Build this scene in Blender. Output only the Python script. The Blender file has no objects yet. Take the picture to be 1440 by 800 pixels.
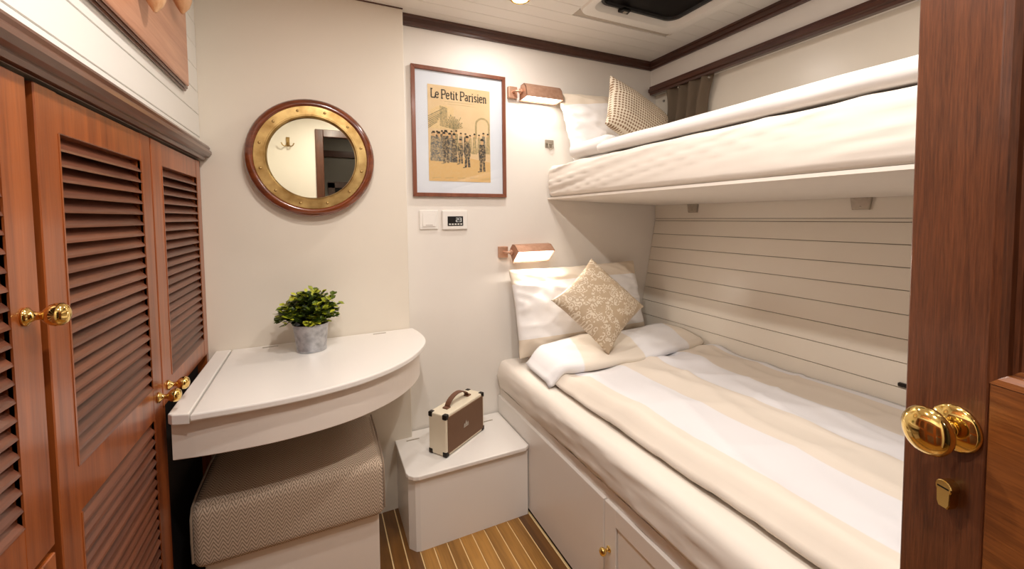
import bpy, bmesh, math, random
from mathutils import Vector, Matrix, noise
random.seed(7)
PI = math.pi
S = bpy.context.scene
COL = S.collection

# ------------------------------------------------------------------ camera
yaw, pitch, roll, FPX, CX, CY = 0.455027, 0.0493818, -0.0088456, 595.456, 738.753, 334.252
fw = Vector((math.sin(yaw)*math.cos(pitch), math.cos(yaw)*math.cos(pitch), -math.sin(pitch)))
rt = Vector((math.cos(yaw), -math.sin(yaw), 0)); up = rt.cross(fw)
rt2 = math.cos(roll)*rt + math.sin(roll)*up; up2 = rt2.cross(fw)
cam = bpy.data.cameras.new('camera'); camo = bpy.data.objects.new('camera', cam); COL.objects.link(camo)
camo.matrix_world = Matrix(((rt2.x, up2.x, -fw.x, 0), (rt2.y, up2.y, -fw.y, 0), (rt2.z, up2.z, -fw.z, 1.2), (0, 0, 0, 1)))
cam.sensor_fit = 'HORIZONTAL'; cam.sensor_width = 36; cam.lens = FPX/1440*36
cam.shift_x = (720-CX)/1440; cam.shift_y = (CY-400)/1440; cam.clip_start = 0.02
S.camera = camo

# ------------------------------------------------------------------ world, exposure
w = bpy.data.worlds.new('world'); S.world = w; w.use_nodes = True
w.node_tree.nodes['Background'].inputs[0].default_value = (0.03, 0.035, 0.05, 1)
w.node_tree.nodes['Background'].inputs[1].default_value = 0.3
S.view_settings.view_transform = 'Standard'; S.view_settings.look = 'None'
S.view_settings.gamma = 1; S.view_settings.use_curve_mapping = False
S.view_settings.exposure = -0.09
DOWN_W = 6.6            # watts of each ceiling downlight
READ_W = 1.2            # watts of each reading lamp
WARM = (1.0, 0.94, 0.885)

# ------------------------------------------------------------------ node helpers
MATS = {}
def srgb(r, g, b):
    f = lambda c: c/12.92 if c <= 0.04045 else ((c+0.055)/1.055)**2.4
    return (f(r/255), f(g/255), f(b/255), 1)
class NT:
    def __init__(s, name):
        s.m = bpy.data.materials.new(name); s.m.use_nodes = True
        s.t = s.m.node_tree; s.b = s.t.nodes['Principled BSDF']
    def n(s, typ, **kw):
        x = s.t.nodes.new(typ)
        for k, v in kw.items(): setattr(x, k, v)
        return x
    def put(s, v, sock):
        if hasattr(v, 'is_output'): s.t.links.new(v, sock)
        else: sock.default_value = v
    def m_(s, op, a, b=None, c=None):
        x = s.n('ShaderNodeMath', operation=op); s.put(a, x.inputs[0])
        if b is not None: s.put(b, x.inputs[1])
        if c is not None: s.put(c, x.inputs[2])
        return x.outputs[0]
    def mix(s, f, a, b, typ='MIX'):
        x = s.n('ShaderNodeMix', data_type='RGBA', blend_type=typ)
        s.put(f, x.inputs[0]); s.put(a, x.inputs[6]); s.put(b, x.inputs[7]); return x.outputs[2]
    def coord(s, which='Object', scale=(1, 1, 1)):
        tc = s.n('ShaderNodeTexCoord'); mp = s.n('ShaderNodeMapping'); mp.inputs['Scale'].default_value = scale
        s.t.links.new(tc.outputs[which], mp.inputs[0]); return mp.outputs[0]
    def noise(s, vec, scale=5, detail=4, rough=0.5, dist=0):
        x = s.n('ShaderNodeTexNoise'); s.put(vec, x.inputs['Vector']); x.inputs['Scale'].default_value = scale
        x.inputs['Detail'].default_value = detail; x.inputs['Roughness'].default_value = rough
        x.inputs['Distortion'].default_value = dist; return x.outputs[0]
    def ramp(s, f, stops):
        x = s.n('ShaderNodeValToRGB'); s.put(f, x.inputs[0]); e = x.color_ramp.elements
        while len(e) < len(stops): e.new(0.5)
        for i, (p, c) in enumerate(stops): e[i].position = p; e[i].color = c
        return x.outputs[0]
    def bump(s, h, strength=0.2, dist=0.01):
        x = s.n('ShaderNodeBump'); x.inputs['Strength'].default_value = strength; x.inputs['Distance'].default_value = dist
        s.put(h, x.inputs['Height']); s.t.links.new(x.outputs[0], s.b.inputs['Normal'])
    def fin(s, col=None, rough=0.5, metal=0, coat=0, spec=None, sheen=0):
        b = s.b
        if col is not None: s.put(col, b.inputs['Base Color'])
        s.put(rough, b.inputs['Roughness']); b.inputs['Metallic'].default_value = metal
        b.inputs['Coat Weight'].default_value = coat; b.inputs['Coat Roughness'].default_value = 0.15
        if spec is not None: b.inputs['Specular IOR Level'].default_value = spec
        b.inputs['Sheen Weight'].default_value = sheen
        MATS[s.m.name] = s.m; return s.m

def paint(name, rgb, rough=0.45, var=0.03, scale=6):
    t = NT(name); n = t.noise(t.coord('Object'), scale, 3)
    c = srgb(*rgb); d = tuple(x*(1-var*2) for x in c[:3])+(1,)
    fine = t.noise(t.coord('Object'), 300, 2); t.bump(fine, 0.03, 0.002)
    return t.fin(t.mix(n, d, c), rough)
def wood(name, dark, light, axis='z', rough=0.35, coat=0.3, scale=1.0, bump=0.08, fleck=0.25):
    t = NT(name); sc = {'x': (3, 55, 55), 'y': (55, 3, 55), 'z': (55, 55, 3)}[axis]
    v = t.coord('Object', tuple(k*scale for k in sc))
    oi = t.n('ShaderNodeObjectInfo')
    va = t.n('ShaderNodeVectorMath', operation='ADD'); t.put(v, va.inputs[0])
    cb = t.n('ShaderNodeCombineXYZ')
    for i in range(3): t.put(t.m_('MULTIPLY', oi.outputs['Random'], 40.0), cb.inputs[i])
    t.put(cb.outputs[0], va.inputs[1]); v = va.outputs[0]
    n1 = t.noise(v, 0.6, 5, 0.6, 0.6); n2 = t.noise(v, 3.5, 3, 0.6)
    f = t.m_('ADD', t.m_('MULTIPLY', n1, 1-fleck), t.m_('MULTIPLY', n2, fleck))
    f = t.m_('ADD', f, t.m_('MULTIPLY', t.m_('SUBTRACT', oi.outputs['Random'], 0.5), 0.1))
    c = t.ramp(f, [(0.32, srgb(*dark)), (0.68, srgb(*light))])
    t.bump(n2, bump, 0.002)
    return t.fin(c, rough, coat=coat)
def metal(name, rgb, rough=0.15, var=0.0, dark=None, scale=40):
    t = NT(name); n = t.noise(t.coord('Object'), scale, 4)
    c = srgb(*rgb); d = srgb(*dark) if dark else tuple(x*(1-var) for x in c[:3])+(1,)
    return t.fin(t.mix(t.ramp(n, [(0.35, (0, 0, 0, 1)), (0.65, (1, 1, 1, 1))]), d, c), rough, 1)
def plain(name, rgb, rough=0.5, metal_=0):
    return NT(name).fin(srgb(*rgb), rough, metal_)
def emit(name, rgb, strength):
    t = NT(name); t.b.inputs['Emission Color'].default_value = rgb+(1,); t.b.inputs['Emission Strength'].default_value = strength
    return t.fin((0.9, 0.9, 0.9, 1), 0.5)
def fabric(name, rgb, var=0.05, weave=900, rough=0.9, bump=0.06):
    t = NT(name); o = t.coord('Object'); n = t.noise(o, 12, 3); fn = t.noise(o, weave, 2)
    c = srgb(*rgb); d = tuple(x*(1-var) for x in c[:3])+(1,)
    t.bump(fn, bump, 0.001)
    return t.fin(t.mix(n, d, c), rough, sheen=0.1, spec=0.25)
def uv_axes(t):
    sx = t.n('ShaderNodeSeparateXYZ'); t.put(t.coord('UV'), sx.inputs[0]); return sx.outputs[0], sx.outputs[1]

# ------------------------------------------------------------------ materials
paint('wall_cream', (238, 229, 214), 0.6)
paint('wall_white', (240, 234, 226), 0.55)
paint('plank_white', (240, 238, 232), 0.3, 0.01)
paint('hull_white', (238, 229, 214), 0.28, 0.02)
paint('ceiling_white', (240, 235, 226), 0.4, 0.02)
paint('lacquer_white', (241, 236, 230), 0.28, 0.015)
paint('base_white', (238, 228, 218), 0.35, 0.02)
paint('groove', (150, 138, 122), 0.7)
paint('ceiling_groove', (196, 184, 168), 0.7)
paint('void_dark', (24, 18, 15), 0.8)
paint('corridor_grey', (120, 112, 102), 0.6)
wood('mahogany', (114, 52, 18), (166, 88, 38), 'z', 0.32, 0.3)
wood('mahogany_h', (114, 52, 18), (166, 88, 38), 'y', 0.32, 0.3)
wood('slat_wood', (78, 40, 26), (120, 70, 48), 'y', 0.4, 0.2)
wood('cornice_wood', (74, 42, 30), (112, 72, 54), 'y', 0.28, 0.4)
wood('crown_wood_x', (58, 30, 20), (86, 48, 33), 'x', 0.35, 0.3)
wood('crown_wood_y', (58, 30, 20), (86, 48, 33), 'y', 0.35, 0.3)
wood('door_wood', (62, 32, 18), (112, 64, 38), 'z', 0.33, 0.25, 2.4, 0.08, 0.55)
wood('door_wood_h', (88, 46, 20), (146, 86, 40), 'y', 0.33, 0.25, 2.2, 0.08, 0.5)
wood('board_wood', (170, 112, 82), (206, 150, 118), 'y', 0.35, 0.3)
wood('peg_wood', (190, 140, 96), (225, 185, 145), 'z', 0.35, 0.3)
wood('mirror_wood', (92, 42, 20), (140, 70, 36), 'x', 0.18, 0.6)
wood('frame_wood', (112, 62, 42), (142, 84, 60), 'z', 0.35, 0.2)
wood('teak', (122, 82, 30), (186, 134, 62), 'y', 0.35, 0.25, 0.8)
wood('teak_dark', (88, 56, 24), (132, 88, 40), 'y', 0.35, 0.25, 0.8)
plain('caulk', (250, 218, 160), 0.6)
metal('brass', (238, 206, 128), 0.1, 0.06)
metal('brass_old', (204, 174, 116), 0.38, dark=(152, 120, 72), scale=18)
t = NT('copper'); t.fin(t.mix(t.noise(t.coord('Object'), 60, 4), srgb(186, 138, 112), srgb(222, 182, 156)), 0.45, 0.65)
metal('steel', (190, 182, 170), 0.3, 0.15)
metal('zinc', (206, 208, 212), 0.55, dark=(172, 174, 180), scale=50)
plain('mirror_glass', (222, 222, 208), 0.01, 1)
fabric('sheet_cream', (238, 229, 218))
fabric('linen_white', (242, 238, 234))
fabric('curtain_brown', (164, 144, 122), 0.15, 600)
plain('black', (14, 13, 13), 0.35)
NT('hatch_black').fin(srgb(22, 19, 18), 0.3, spec=0.12)
plain('plastic_white', (240, 236, 230), 0.3)
plain('vinyl_cream', (232, 220, 196), 0.45)
plain('leather_brown', (112, 74, 54), 0.5)
plain('corner_dark', (40, 34, 30), 0.35, 0.6)
plain('soil', (40, 30, 22), 0.95)
plain('stem_green', (70, 84, 40), 0.7)
plain('glow_off', (210, 200, 180), 0.4)
emit('lens_glow', (1.0, 0.90, 0.76), 40.0)
emit('tube_glow', (1.0, 0.93, 0.84), 5.0)

def stripes(name, a, b, x0, wd, swap=0, axis=0):
    t = NT(name); uv = uv_axes(t); u = uv[axis]
    k = t.m_('DIVIDE', t.m_('SUBTRACT', u, x0), wd)
    f = t.m_('PINGPONG', t.m_('ADD', k, 0.5+swap), 1.0)
    f = t.m_('MINIMUM', t.m_('MAXIMUM', t.m_('MULTIPLY', t.m_('SUBTRACT', f, 0.5), 40.0), -0.5), 0.5)
    f = t.m_('ADD', f, 0.5)
    fn = t.noise(t.coord('UV'), 900, 2); t.bump(fn, 0.05, 0.001)
    return t.fin(t.mix(f, srgb(*a), srgb(*b)), t.m_('MULTIPLY_ADD', f, 0.25, 0.6), spec=0.3, sheen=0.1)
stripes('duvet_stripe', (238, 236, 238), (235, 224, 210), 0.72, 0.165)
stripes('fold_stripe', (234, 223, 208), (240, 238, 239), 0.74, 0.27)
def pillow_band(name, lo, hi):
    t = NT(name); u, v = uv_axes(t)
    a = t.m_('GREATER_THAN', v, hi); b = t.m_('LESS_THAN', v, lo); f = t.m_('MAXIMUM', a, b)
    t.bump(t.noise(t.coord('UV'), 700, 2), 0.05, 0.001)
    return t.fin(t.mix(f, srgb(243, 240, 238), srgb(233, 219, 200)), 0.75, spec=0.3)
pillow_band('pillow_lower', -0.12, 0.13)
pillow_band('pillow_upper', -0.5, 0.1)
def herringbone():
    t = NT('herringbone'); u, v = uv_axes(t)
    z = t.m_('PINGPONG', u, 0.0105)
    ph = t.m_('FRACT', t.m_('DIVIDE', t.m_('ADD', v, t.m_('MULTIPLY', z, 1.8)), 0.0115))
    f = t.m_('GREATER_THAN', ph, 0.45)
    n = t.noise(t.coord('UV'), 320, 3, 0.7); f2 = t.m_('ADD', t.m_('MULTIPLY', f, 0.62), t.m_('MULTIPLY_ADD', n, 0.9, -0.2))
    t.bump(f2, 0.25, 0.002)
    return t.fin(t.mix(f2, srgb(110, 90, 72), srgb(218, 198, 176)), 0.95, sheen=0.2, spec=0.15)
herringbone()
def houndstooth():
    t = NT('houndstooth'); u, v = uv_axes(t); k = 2*PI/0.0135
    s1 = t.m_('SINE', t.m_('MULTIPLY', u, k)); s2 = t.m_('SINE', t.m_('MULTIPLY', v, k))
    f = t.m_('GREATER_THAN', t.m_('ADD', s1, s2), 0.35)
    t.bump(f, 0.2, 0.001)
    return t.fin(t.mix(f, srgb(236, 222, 200), srgb(152, 122, 94)), 0.9, spec=0.15)
houndstooth()
def damask():
    t = NT('damask'); c = t.coord('UV'); v = t.n('ShaderNodeTexVoronoi'); t.put(c, v.inputs['Vector']); v.inputs['Scale'].default_value = 52
    n = t.noise(c, 110, 4, 0.6, 1.0)
    r = t.m_('SINE', t.m_('MULTIPLY', t.m_('MULTIPLY_ADD', n, 0.25, v.outputs['Distance']), 16.0))
    f = t.m_('GREATER_THAN', r, 0.1); g = t.m_('GREATER_THAN', t.noise(c, 24, 2), 0.46)
    f = t.m_('MULTIPLY', f, g); t.bump(f, 0.3, 0.001)
    return t.fin(t.mix(f, srgb(190, 168, 140), srgb(224, 210, 188)), t.m_('MULTIPLY_ADD', f, 0.3, 0.45), spec=0.4)
damask()
def grille():
    t = NT('speaker_grille'); u, v = uv_axes(t); c = t.coord('Object')
    n = t.noise(c, 500, 2); t.bump(n, 0.3, 0.002)
    return t.fin(t.mix(n, srgb(58, 38, 24), srgb(150, 112, 84)), 0.9)
grille()
def paper():
    t = NT('old_paper'); n = t.noise(t.coord('Object'), 9, 5)
    return t.fin(t.mix(n, srgb(214, 180, 128), srgb(238, 214, 172)), 0.8)
paper()
def leafmat():
    t = NT('leaf'); a = t.n('ShaderNodeVertexColor'); a.layer_name = 'Col'
    return t.fin(a.outputs[0], 0.45)
leafmat()
def glass():
    t = NT('picture_glass'); b = t.b; b.inputs['Transmission Weight'].default_value = 1; b.inputs['IOR'].default_value = 1.45
    # thin glazing: mostly transparent with a faint gloss
    tr = t.n('ShaderNodeBsdfTransparent'); gl = t.n('ShaderNodeBsdfGlossy'); gl.inputs['Roughness'].default_value = 0.03
    fr = t.n('ShaderNodeFresnel'); fr.inputs[0].default_value = 1.45; mx = t.n('ShaderNodeMixShader')
    mx.inputs[0].default_value = 0.05; t.t.links.new(tr.outputs[0], mx.inputs[1]); t.t.links.new(gl.outputs[0], mx.inputs[2])
    t.t.links.new(mx.outputs[0], t.t.nodes['Material Output'].inputs[0]); MATS['picture_glass'] = t.m
glass()

# ------------------------------------------------------------------ geometry helpers
def W(o):
    m = Matrix.Identity(4)
    while o: m = o.matrix_basis @ m; o = o.parent
    return m
def obj(name, bm, mat, parent=None, world=True, smooth=False, recalc=True):
    if parent is not None and world: bm.transform(W(parent).inverted())
    if recalc: bmesh.ops.recalc_face_normals(bm, faces=bm.faces)
    me = bpy.data.meshes.new(name); bm.to_mesh(me); bm.free()
    for k in (mat if isinstance(mat, (list, tuple)) else [mat]): me.materials.append(MATS[k])
    if smooth:
        for p in me.polygons: p.use_smooth = True
        if smooth != 'all':
            try: me.set_sharp_from_angle(angle=math.radians(40))
            except Exception: pass
    o = bpy.data.objects.new(name, me); COL.objects.link(o)
    if parent is not None: o.parent = parent
    return o
def inst(src, parent, loc, rot=(0, 0, 0), world=True):
    o = src.copy(); COL.objects.link(o); o.parent = parent
    o.location = (W(parent).inverted() @ Vector(loc)) if world else loc; o.rotation_euler = rot
    return o
def tag(o, label, cat, group=None, kind=None):
    o['label'] = label
    if cat: o['category'] = cat
    if group: o['group'] = group
    if kind: o['kind'] = kind
    return o
def struct(o, label=None):
    o['kind'] = 'structure'
    if label: o['label'] = label
    return o
def thing(name, loc, label, cat, group=None, rotz=0):
    o = bpy.data.objects.new(name, None); COL.objects.link(o); o.location = loc; o.rotation_euler = (0, 0, rotz)
    o.empty_display_size = 0.05
    return tag(o, label, cat, group)
def box(x0, x1, y0, y1, z0, z1, bev=0, seg=2, bm=None):
    b = bmesh.new(); bmesh.ops.create_cube(b, size=1)
    for v in b.verts: v.co = Vector(((x0+x1)/2+v.co.x*(x1-x0), (y0+y1)/2+v.co.y*(y1-y0), (z0+z1)/2+v.co.z*(z1-z0)))
    if bev: bmesh.ops.bevel(b, geom=b.edges[:], offset=bev, segments=seg, profile=0.5, affect='EDGES')
    return join(bm, b)
def join(bm, b):
    if bm is None: return b
    me = bpy.data.meshes.new('tmp'); b.to_mesh(me); b.free(); bm.from_mesh(me); bpy.data.meshes.remove(me); return bm
def prism(pts, a0, a1, axis='z', bev=0, seg=2, bm=None):
    b = bmesh.new()
    def P(p, a):
        return {'z': (p[0], p[1], a), 'y': (p[0], a, p[1]), 'x': (a, p[0], p[1])}[axis]
    lo = [b.verts.new(P(p, a0)) for p in pts]; hi = [b.verts.new(P(p, a1)) for p in pts]; n = len(pts)
    f0 = b.faces.new(lo); f1 = b.faces.new(hi)
    for i in range(n): b.faces.new((lo[i], lo[(i+1) % n], hi[(i+1) % n], hi[i]))
    bmesh.ops.recalc_face_normals(b, faces=b.faces)
    if bev:
        es = [e for e in b.edges if (e in f0.edges[:] or e in f1.edges[:])]
        bmesh.ops.bevel(b, geom=es, offset=bev, segments=seg, profile=0.5, affect='EDGES')
    return join(bm, b)
def lathe(prof, seg=32, mat=None, bm=None, closed=False):
    """prof: list of (r, h) along local z"""
    b = bmesh.new(); rows = []
    for r, h in prof:
        if r < 1e-6: rows.append([b.verts.new((0, 0, h))])
        else: rows.append([b.verts.new((r*math.cos(2*PI*i/seg), r*math.sin(2*PI*i/seg), h)) for i in range(seg)])
    if closed: rows.append(rows[0])
    for A, B in zip(rows, rows[1:]):
        for i in range(seg):
            j = (i+1) % seg; a = [A[i % len(A)], A[j % len(A)], B[j % len(B)], B[i % len(B)]]
            q = []
            for v in a:
                if v not in q: q.append(v)
            if len(q) > 2:
                try: b.faces.new(q)
                except ValueError: pass
    if mat is not None: b.transform(mat)
    return join(bm, b)
def tube(path, r, seg=10, bm=None, cap=True):
    b = bmesh.new(); path = [Vector(p) for p in path]; rows = []
    rr = r if isinstance(r, (list, tuple)) else [r]*len(path)
    prev = None
    for i, p in enumerate(path):
        t = (path[min(i+1, len(path)-1)]-path[max(i-1, 0)]).normalized()
        if prev is None:
            a = Vector((0, 0, 1)) if abs(t.z) < 0.9 else Vector((1, 0, 0)); n = t.cross(a).normalized()
        else: n = (prev-t*prev.dot(t)).normalized()
        prev = n; bn = t.cross(n)
        rows.append([b.verts.new(p+rr[i]*(math.cos(2*PI*k/seg)*n+math.sin(2*PI*k/seg)*bn)) for k in range(seg)])
    for A, B in zip(rows, rows[1:]):
        for k in range(seg): b.faces.new((A[k], A[(k+1) % seg], B[(k+1) % seg], B[k]))
    if cap: b.faces.new(rows[0]); b.faces.new(rows[-1])
    return join(bm, b)
def orient(loc, zdir, xhint=(0, 0, 1)):
    z = Vector(zdir).normalized(); x = Vector(xhint); x = (x-z*x.dot(z)).normalized(); y = z.cross(x)
    return Matrix(((x.x, y.x, z.x, loc[0]), (x.y, y.y, z.y, loc[1]), (x.z, y.z, z.z, loc[2]), (0, 0, 0, 1)))
def uvbox(bm):
    L = bm.loops.layers.uv.new('UVMap')
    for f in bm.faces:
        n = f.normal; a = max(range(3), key=lambda i: abs(n[i]))
        for l in f.loops:
            c = l.vert.co; l[L].uv = {0: (c.y, c.z), 1: (c.x, c.z), 2: (c.x, c.y)}[a]
    return bm
def smoothstep(a, b, x):
    t = max(0, min(1, (x-a)/(b-a))); return t*t*(3-2*t)
def nz(x, y, z=0): return noise.noise(Vector((x, y, z)))
def ridge(x, y, z=0): return (1-min(1, abs(nz(x, y, z))*2.6))**2

# ------------------------------------------------------------------ setting
ZC = 2.03; YB = 1.816; YM = 1.76; XL = -0.345; YR = -0.22; XR = 1.70
fl = struct(obj('floor', box(-0.95, 1.75, YR-0.95, YB+0.05, -0.04, -0.004), 'caulk'), 'teak plank cabin floor with pale seams')
pl0 = None; px = -0.5255; pw = 0.0485
k = 0
while px < 0.73:
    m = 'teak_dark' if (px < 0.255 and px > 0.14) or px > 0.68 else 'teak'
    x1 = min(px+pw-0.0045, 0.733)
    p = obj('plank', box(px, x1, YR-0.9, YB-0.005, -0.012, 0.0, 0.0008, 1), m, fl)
    px += pw; k += 1

# ceiling planks run across, parted around the hatch
HX0, HX1, HY0, HY1 = 0.975, 1.475, 0.86, 1.475
bm = box(-0.95, HX0-0.002, YR-0.95, YB+0.05, ZC+0.006, ZC+0.06); box(HX1+0.002, 1.75, YR-0.95, YB+0.05, ZC+0.006, ZC+0.06, bm=bm)
box(HX0-0.002, HX1+0.002, YR-0.95, HY0-0.002, ZC+0.006, ZC+0.06, bm=bm); box(HX0-0.002, HX1+0.002, HY1+0.002, YB+0.05, ZC+0.006, ZC+0.06, bm=bm)
ce = struct(obj('ceiling', bm, 'ceiling_groove'), 'white planked cabin ceiling')
yy = YB
while yy > YR-0.9:
    y0 = max(yy-0.0735, YR-0.9); a, b = y0+0.0008, yy-0.0008
    if b > HY0 and a < HY1:
        for xa, xb in ((-0.9, HX0-0.008), (HX1+0.008, 1.72)):
            obj('plank', box(xa, xb, a, b, ZC, ZC+0.008), 'ceiling_white', ce)
    else: obj('plank', box(-0.9, 1.72, a, b, ZC, ZC+0.008), 'ceiling_white', ce)
    yy -= 0.0735
wb = struct(obj('wall_back', box(0.30, 1.78, YB, YB+0.05, -0.02, ZC+0.01), 'wall_white'), 'plain white rear wall of the berth')
wm = struct(obj('wall_center', box(-0.95, 0.327, YM, YM+0.1, -0.02, ZC+0.01, 0.002, 1), 'wall_cream'), 'cream wall behind the desk carrying the mirror')
struct(obj('trim_1', prism([(YM-0.004, ZC-0.004), (YM, ZC-0.004), (YM, ZC+0.006), (YM-0.004, ZC+0.006)], -0.345, 0.327, 'x'), 'crown_wood_x'), 'thin dark bead above the cream wall')
CR = [(0, 0), (0.012, 0), (0.014, 0.008), (0.02, 0.012), (0.02, 0.028), (0.026, 0.032), (0.026, 0.041), (0, 0.041)]
struct(obj('trim_2', prism([(YB-a, ZC-0.04+b) for a, b in CR], 0.327, 1.665, 'x'), 'crown_wood_x'), 'dark wooden crown moulding over the rear wall')
struct(obj('trim_3', prism([(1.662-a, ZC-0.04+b) for a, b in CR], YR, YB-0.001, 'y'), 'crown_wood_y'), 'dark wooden crown moulding over the bunk side')
RL = [(0, 0), (0.022, 0.0), (0.024, 0.01), (0.034, 0.014), (0.034, 0.03), (0.026, 0.034), (0.026, 0.044), (0, 0.044)]
struct(obj('trim_4', prism([(1.664-a, 1.852+b) for a, b in RL], YR, 1.80, 'y', 0.001, 1), 'crown_wood_y'), 'dark wooden pelmet rail above the upper bunk')

# left wall: white planking above the wardrobe
wl = struct(obj('wall_left', box(XL-0.56, XL-0.006, YR, YM, 1.4005, ZC+0.01), 'groove'), 'white planked wall above the wardrobe')
z = 1.4
while z < ZC:
    z1 = min(z+0.0738, ZC+0.004)
    obj('plank', box(XL-0.02, XL, YR, YM-0.001, z+0.0008, z1-0.0008, 0.0012, 1), 'plank_white', wl); z = z1

# right hull wall: leaning planks below, smooth panel above
def hx(z):
    return 1.70 if z > 1.18 else 1.70-(1.18-z)*0.20
wr = struct(obj('wall_right', prism([(hx(-0.02)+0.006, -0.02), (1.706, 1.18), (1.706, 1.25), (1.85, 1.25), (1.85, -0.02)], YR-0.02, YB+0.02, 'y'), 'groove'), 'white planked hull side')
obj('panel', prism([(1.70, 1.1855), (1.70, 1.90), (1.75, 1.90), (1.75, 1.1855)], YR-0.02, YB+0.01, 'y'), 'hull_white', wr)
obj('soffit_panel', box(1.662, 1.78, YR-0.02, YB+0.01, 1.86, ZC+0.01), 'wall_white', wr)
zt = [1.1845, 1.172, 1.100, 1.028, 0.957, 0.883, 0.809, 0.738, 0.664, 0.590, 0.516, 0.442]
for i in range(len(zt)-1):
    a, b = zt[i+1]+0.0013, zt[i]-0.0013
    obj('plank', prism([(hx(a), a), (hx(b), b), (hx(b)+0.02, b), (hx(a)+0.02, a)], YR-0.02, YB-0.001, 'y', 0.0008, 1), 'hull_white', wr)
tag(obj('hull_clip', box(hx(0.67)-0.01, hx(0.67)+0.002, 0.625, 0.648, 0.669, 0.681, 0.002, 1), 'corner_dark'), 'tiny dark metal catch on the hull planks beside the open door', 'catch')

# rear wall with the doorway (seen in the mirror)
bm = box(-0.95, 0.0, YR-0.05, YR, -0.02, ZC+0.01); box(0.60, 1.80, YR-0.05, YR, -0.02, ZC+0.01, bm=bm); box(0.0, 0.60, YR-0.05, YR, 1.89, ZC+0.01, bm=bm)
struct(obj('wall_front', bm, 'wall_cream'), 'cream wall around the cabin doorway')
bm = box(0.0, 0.056, YR-0.055, YR+0.012, 0, 1.89, 0.003, 1); box(0.55, 0.606, YR-0.055, YR+0.012, 0, 1.89, 0.003, 1, bm); box(0.056, 0.55, YR-0.055, YR+0.012, 1.835, 1.89, 0.003, 1, bm)
struct(obj('trim_5', bm, 'door_wood'), 'mahogany casing of the cabin doorway')
bm = box(-0.95, 1.80, YR-0.95, YR-0.9, -0.02, ZC+0.01); box(-1.0, -0.9, YR-0.95, YR-0.05, -0.02, ZC+0.01, bm=bm); box(1.72, 1.80, YR-0.95, YR-0.05, -0.02, ZC+0.01, bm=bm)
wc = struct(obj('wall_corridor', bm, 'corridor_grey'), 'grey corridor wall beyond the doorway')
bm = box(-0.2, 0.9, YR-0.9, YR-0.88, 1.80, 1.86); box(0.1, 0.16, YR-0.9, YR-0.885, 0, 1.55, bm=bm); box(0.1, 0.7, YR-0.9, YR-0.885, 1.5, 1.56, bm=bm); box(0.64, 0.7, YR-0.9, YR-0.885, 0, 1.55, bm=bm)
obj('dark_trim', bm, 'crown_wood_x', wc)
obj('dark_panel', box(0.16, 0.64, YR-0.9, YR-0.893, 0, 1.5), 'void_dark', wc)

# ------------------------------------------------------------------ wardrobe
wd = thing('wardrobe', (XL-0.02, 0.8, 0), 'tall mahogany louvred wardrobe with brass knobs along the planked wall', 'wardrobe')
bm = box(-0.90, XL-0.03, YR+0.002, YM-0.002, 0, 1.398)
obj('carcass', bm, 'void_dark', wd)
obj('side_stile', box(XL-0.03, XL-0.004, YR+0.002, -0.195, 0, 1.395), 'mahogany', wd); obj('side_stile', box(XL-0.03, XL-0.004, 1.735, YM-0.002, 0.0, 1.395), 'mahogany', wd)
CO = [(0, 0), (0.010, 0), (0.014, 0.006), (0.014, 0.010), (0.024, 0.013), (0.030, 0.021), (0.030, 0.029), (0.024, 0.035), (0.026, 0.041), (0.022, 0.048), (0, 0.05)]
obj('cornice', prism([(XL+0.0006+a, 1.398+b) for a, b in CO], YR+0.002, YM-0.003, 'y'), 'cornice_wood', wd)
slat_bm = prism([(-0.013, 0.0135), (-0.0095, 0.0155), (0.0125, -0.0095), (0.0135, -0.0135), (0.010, -0.0125)], -0.5, 0.5, 'y')
slat_me = {}
def louver_door(y0, y1, z0, z1, openings, stile=0.06, yo=None):
    d = obj('door', bm0(y0, y1, z0, z1, openings, yo), 'mahogany', wd, smooth=False)
    for (a, b) in openings:
        L = yo[1]-yo[0]; key = round(L, 3)
        n = max(1, round((b-a)/0.0232)); st = (b-a)/n
        for i in range(n):
            zc = a+st*(i+0.5); c = Vector((XL-0.013, (yo[0]+yo[1])/2, zc))
            if key not in slat_me:
                bb = slat_bm.copy()
                for v in bb.verts: v.co.y *= L+0.004
                s = obj('slat', bb, 'slat_wood', None); slat_me[key] = s; s.parent = d; s.location = W(d).inverted() @ c
            else: inst(slat_me[key], d, c)
    return d
def bm0(y0, y1, z0, z1, openings, yo):
    X0, X1 = XL-0.026, XL
    bm = box(X0, X1, y0, yo[0], z0, z1, 0.0015, 1); box(X0, X1, yo[1], y1, z0, z1, 0.0015, 1, bm)
    zs = [z0]+[v for o in openings for v in o]+[z1]
    for i in range(0, len(zs), 2): box(X0, X1-0.0006, yo[0]-0.002, yo[1]+0.002, zs[i]+0.001 if i else z0+0.001, zs[i+1]-0.001 if i+2 >= len(zs) else zs[i+1], 0.0012, 1, bm)
    # inner beads
    for a, b in openings:
        box(X1-0.006, X1+0.001, yo[0]-0.004, yo[0], a, b, 0, 1, bm); box(X1-0.006, X1+0.001, yo[1], yo[1]+0.004, a, b, 0, 1, bm)
    return bm
dA = louver_door(0.30, 0.808, 0.746, 1.392, [(0.812, 1.325)], yo=(0.365, 0.745))
dA2 = louver_door(0.30, 0.808, 0.07, 0.736, [(0.135, 0.66)], yo=(0.365, 0.745))
dB = louver_door(0.826, 1.272, 0.07, 1.392, [(0.135, 0.745), (0.82, 1.33)], yo=(0.884, 1.212))
dC = louver_door(1.280, 1.733, 0.752, 1.392, [(0.808, 1.334)], yo=(1.352, 1.688))
dZ = louver_door(-0.19, 0.29, 0.07, 1.392, [(0.135, 0.745), (0.82, 1.33)], yo=(-0.13, 0.23))
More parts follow.
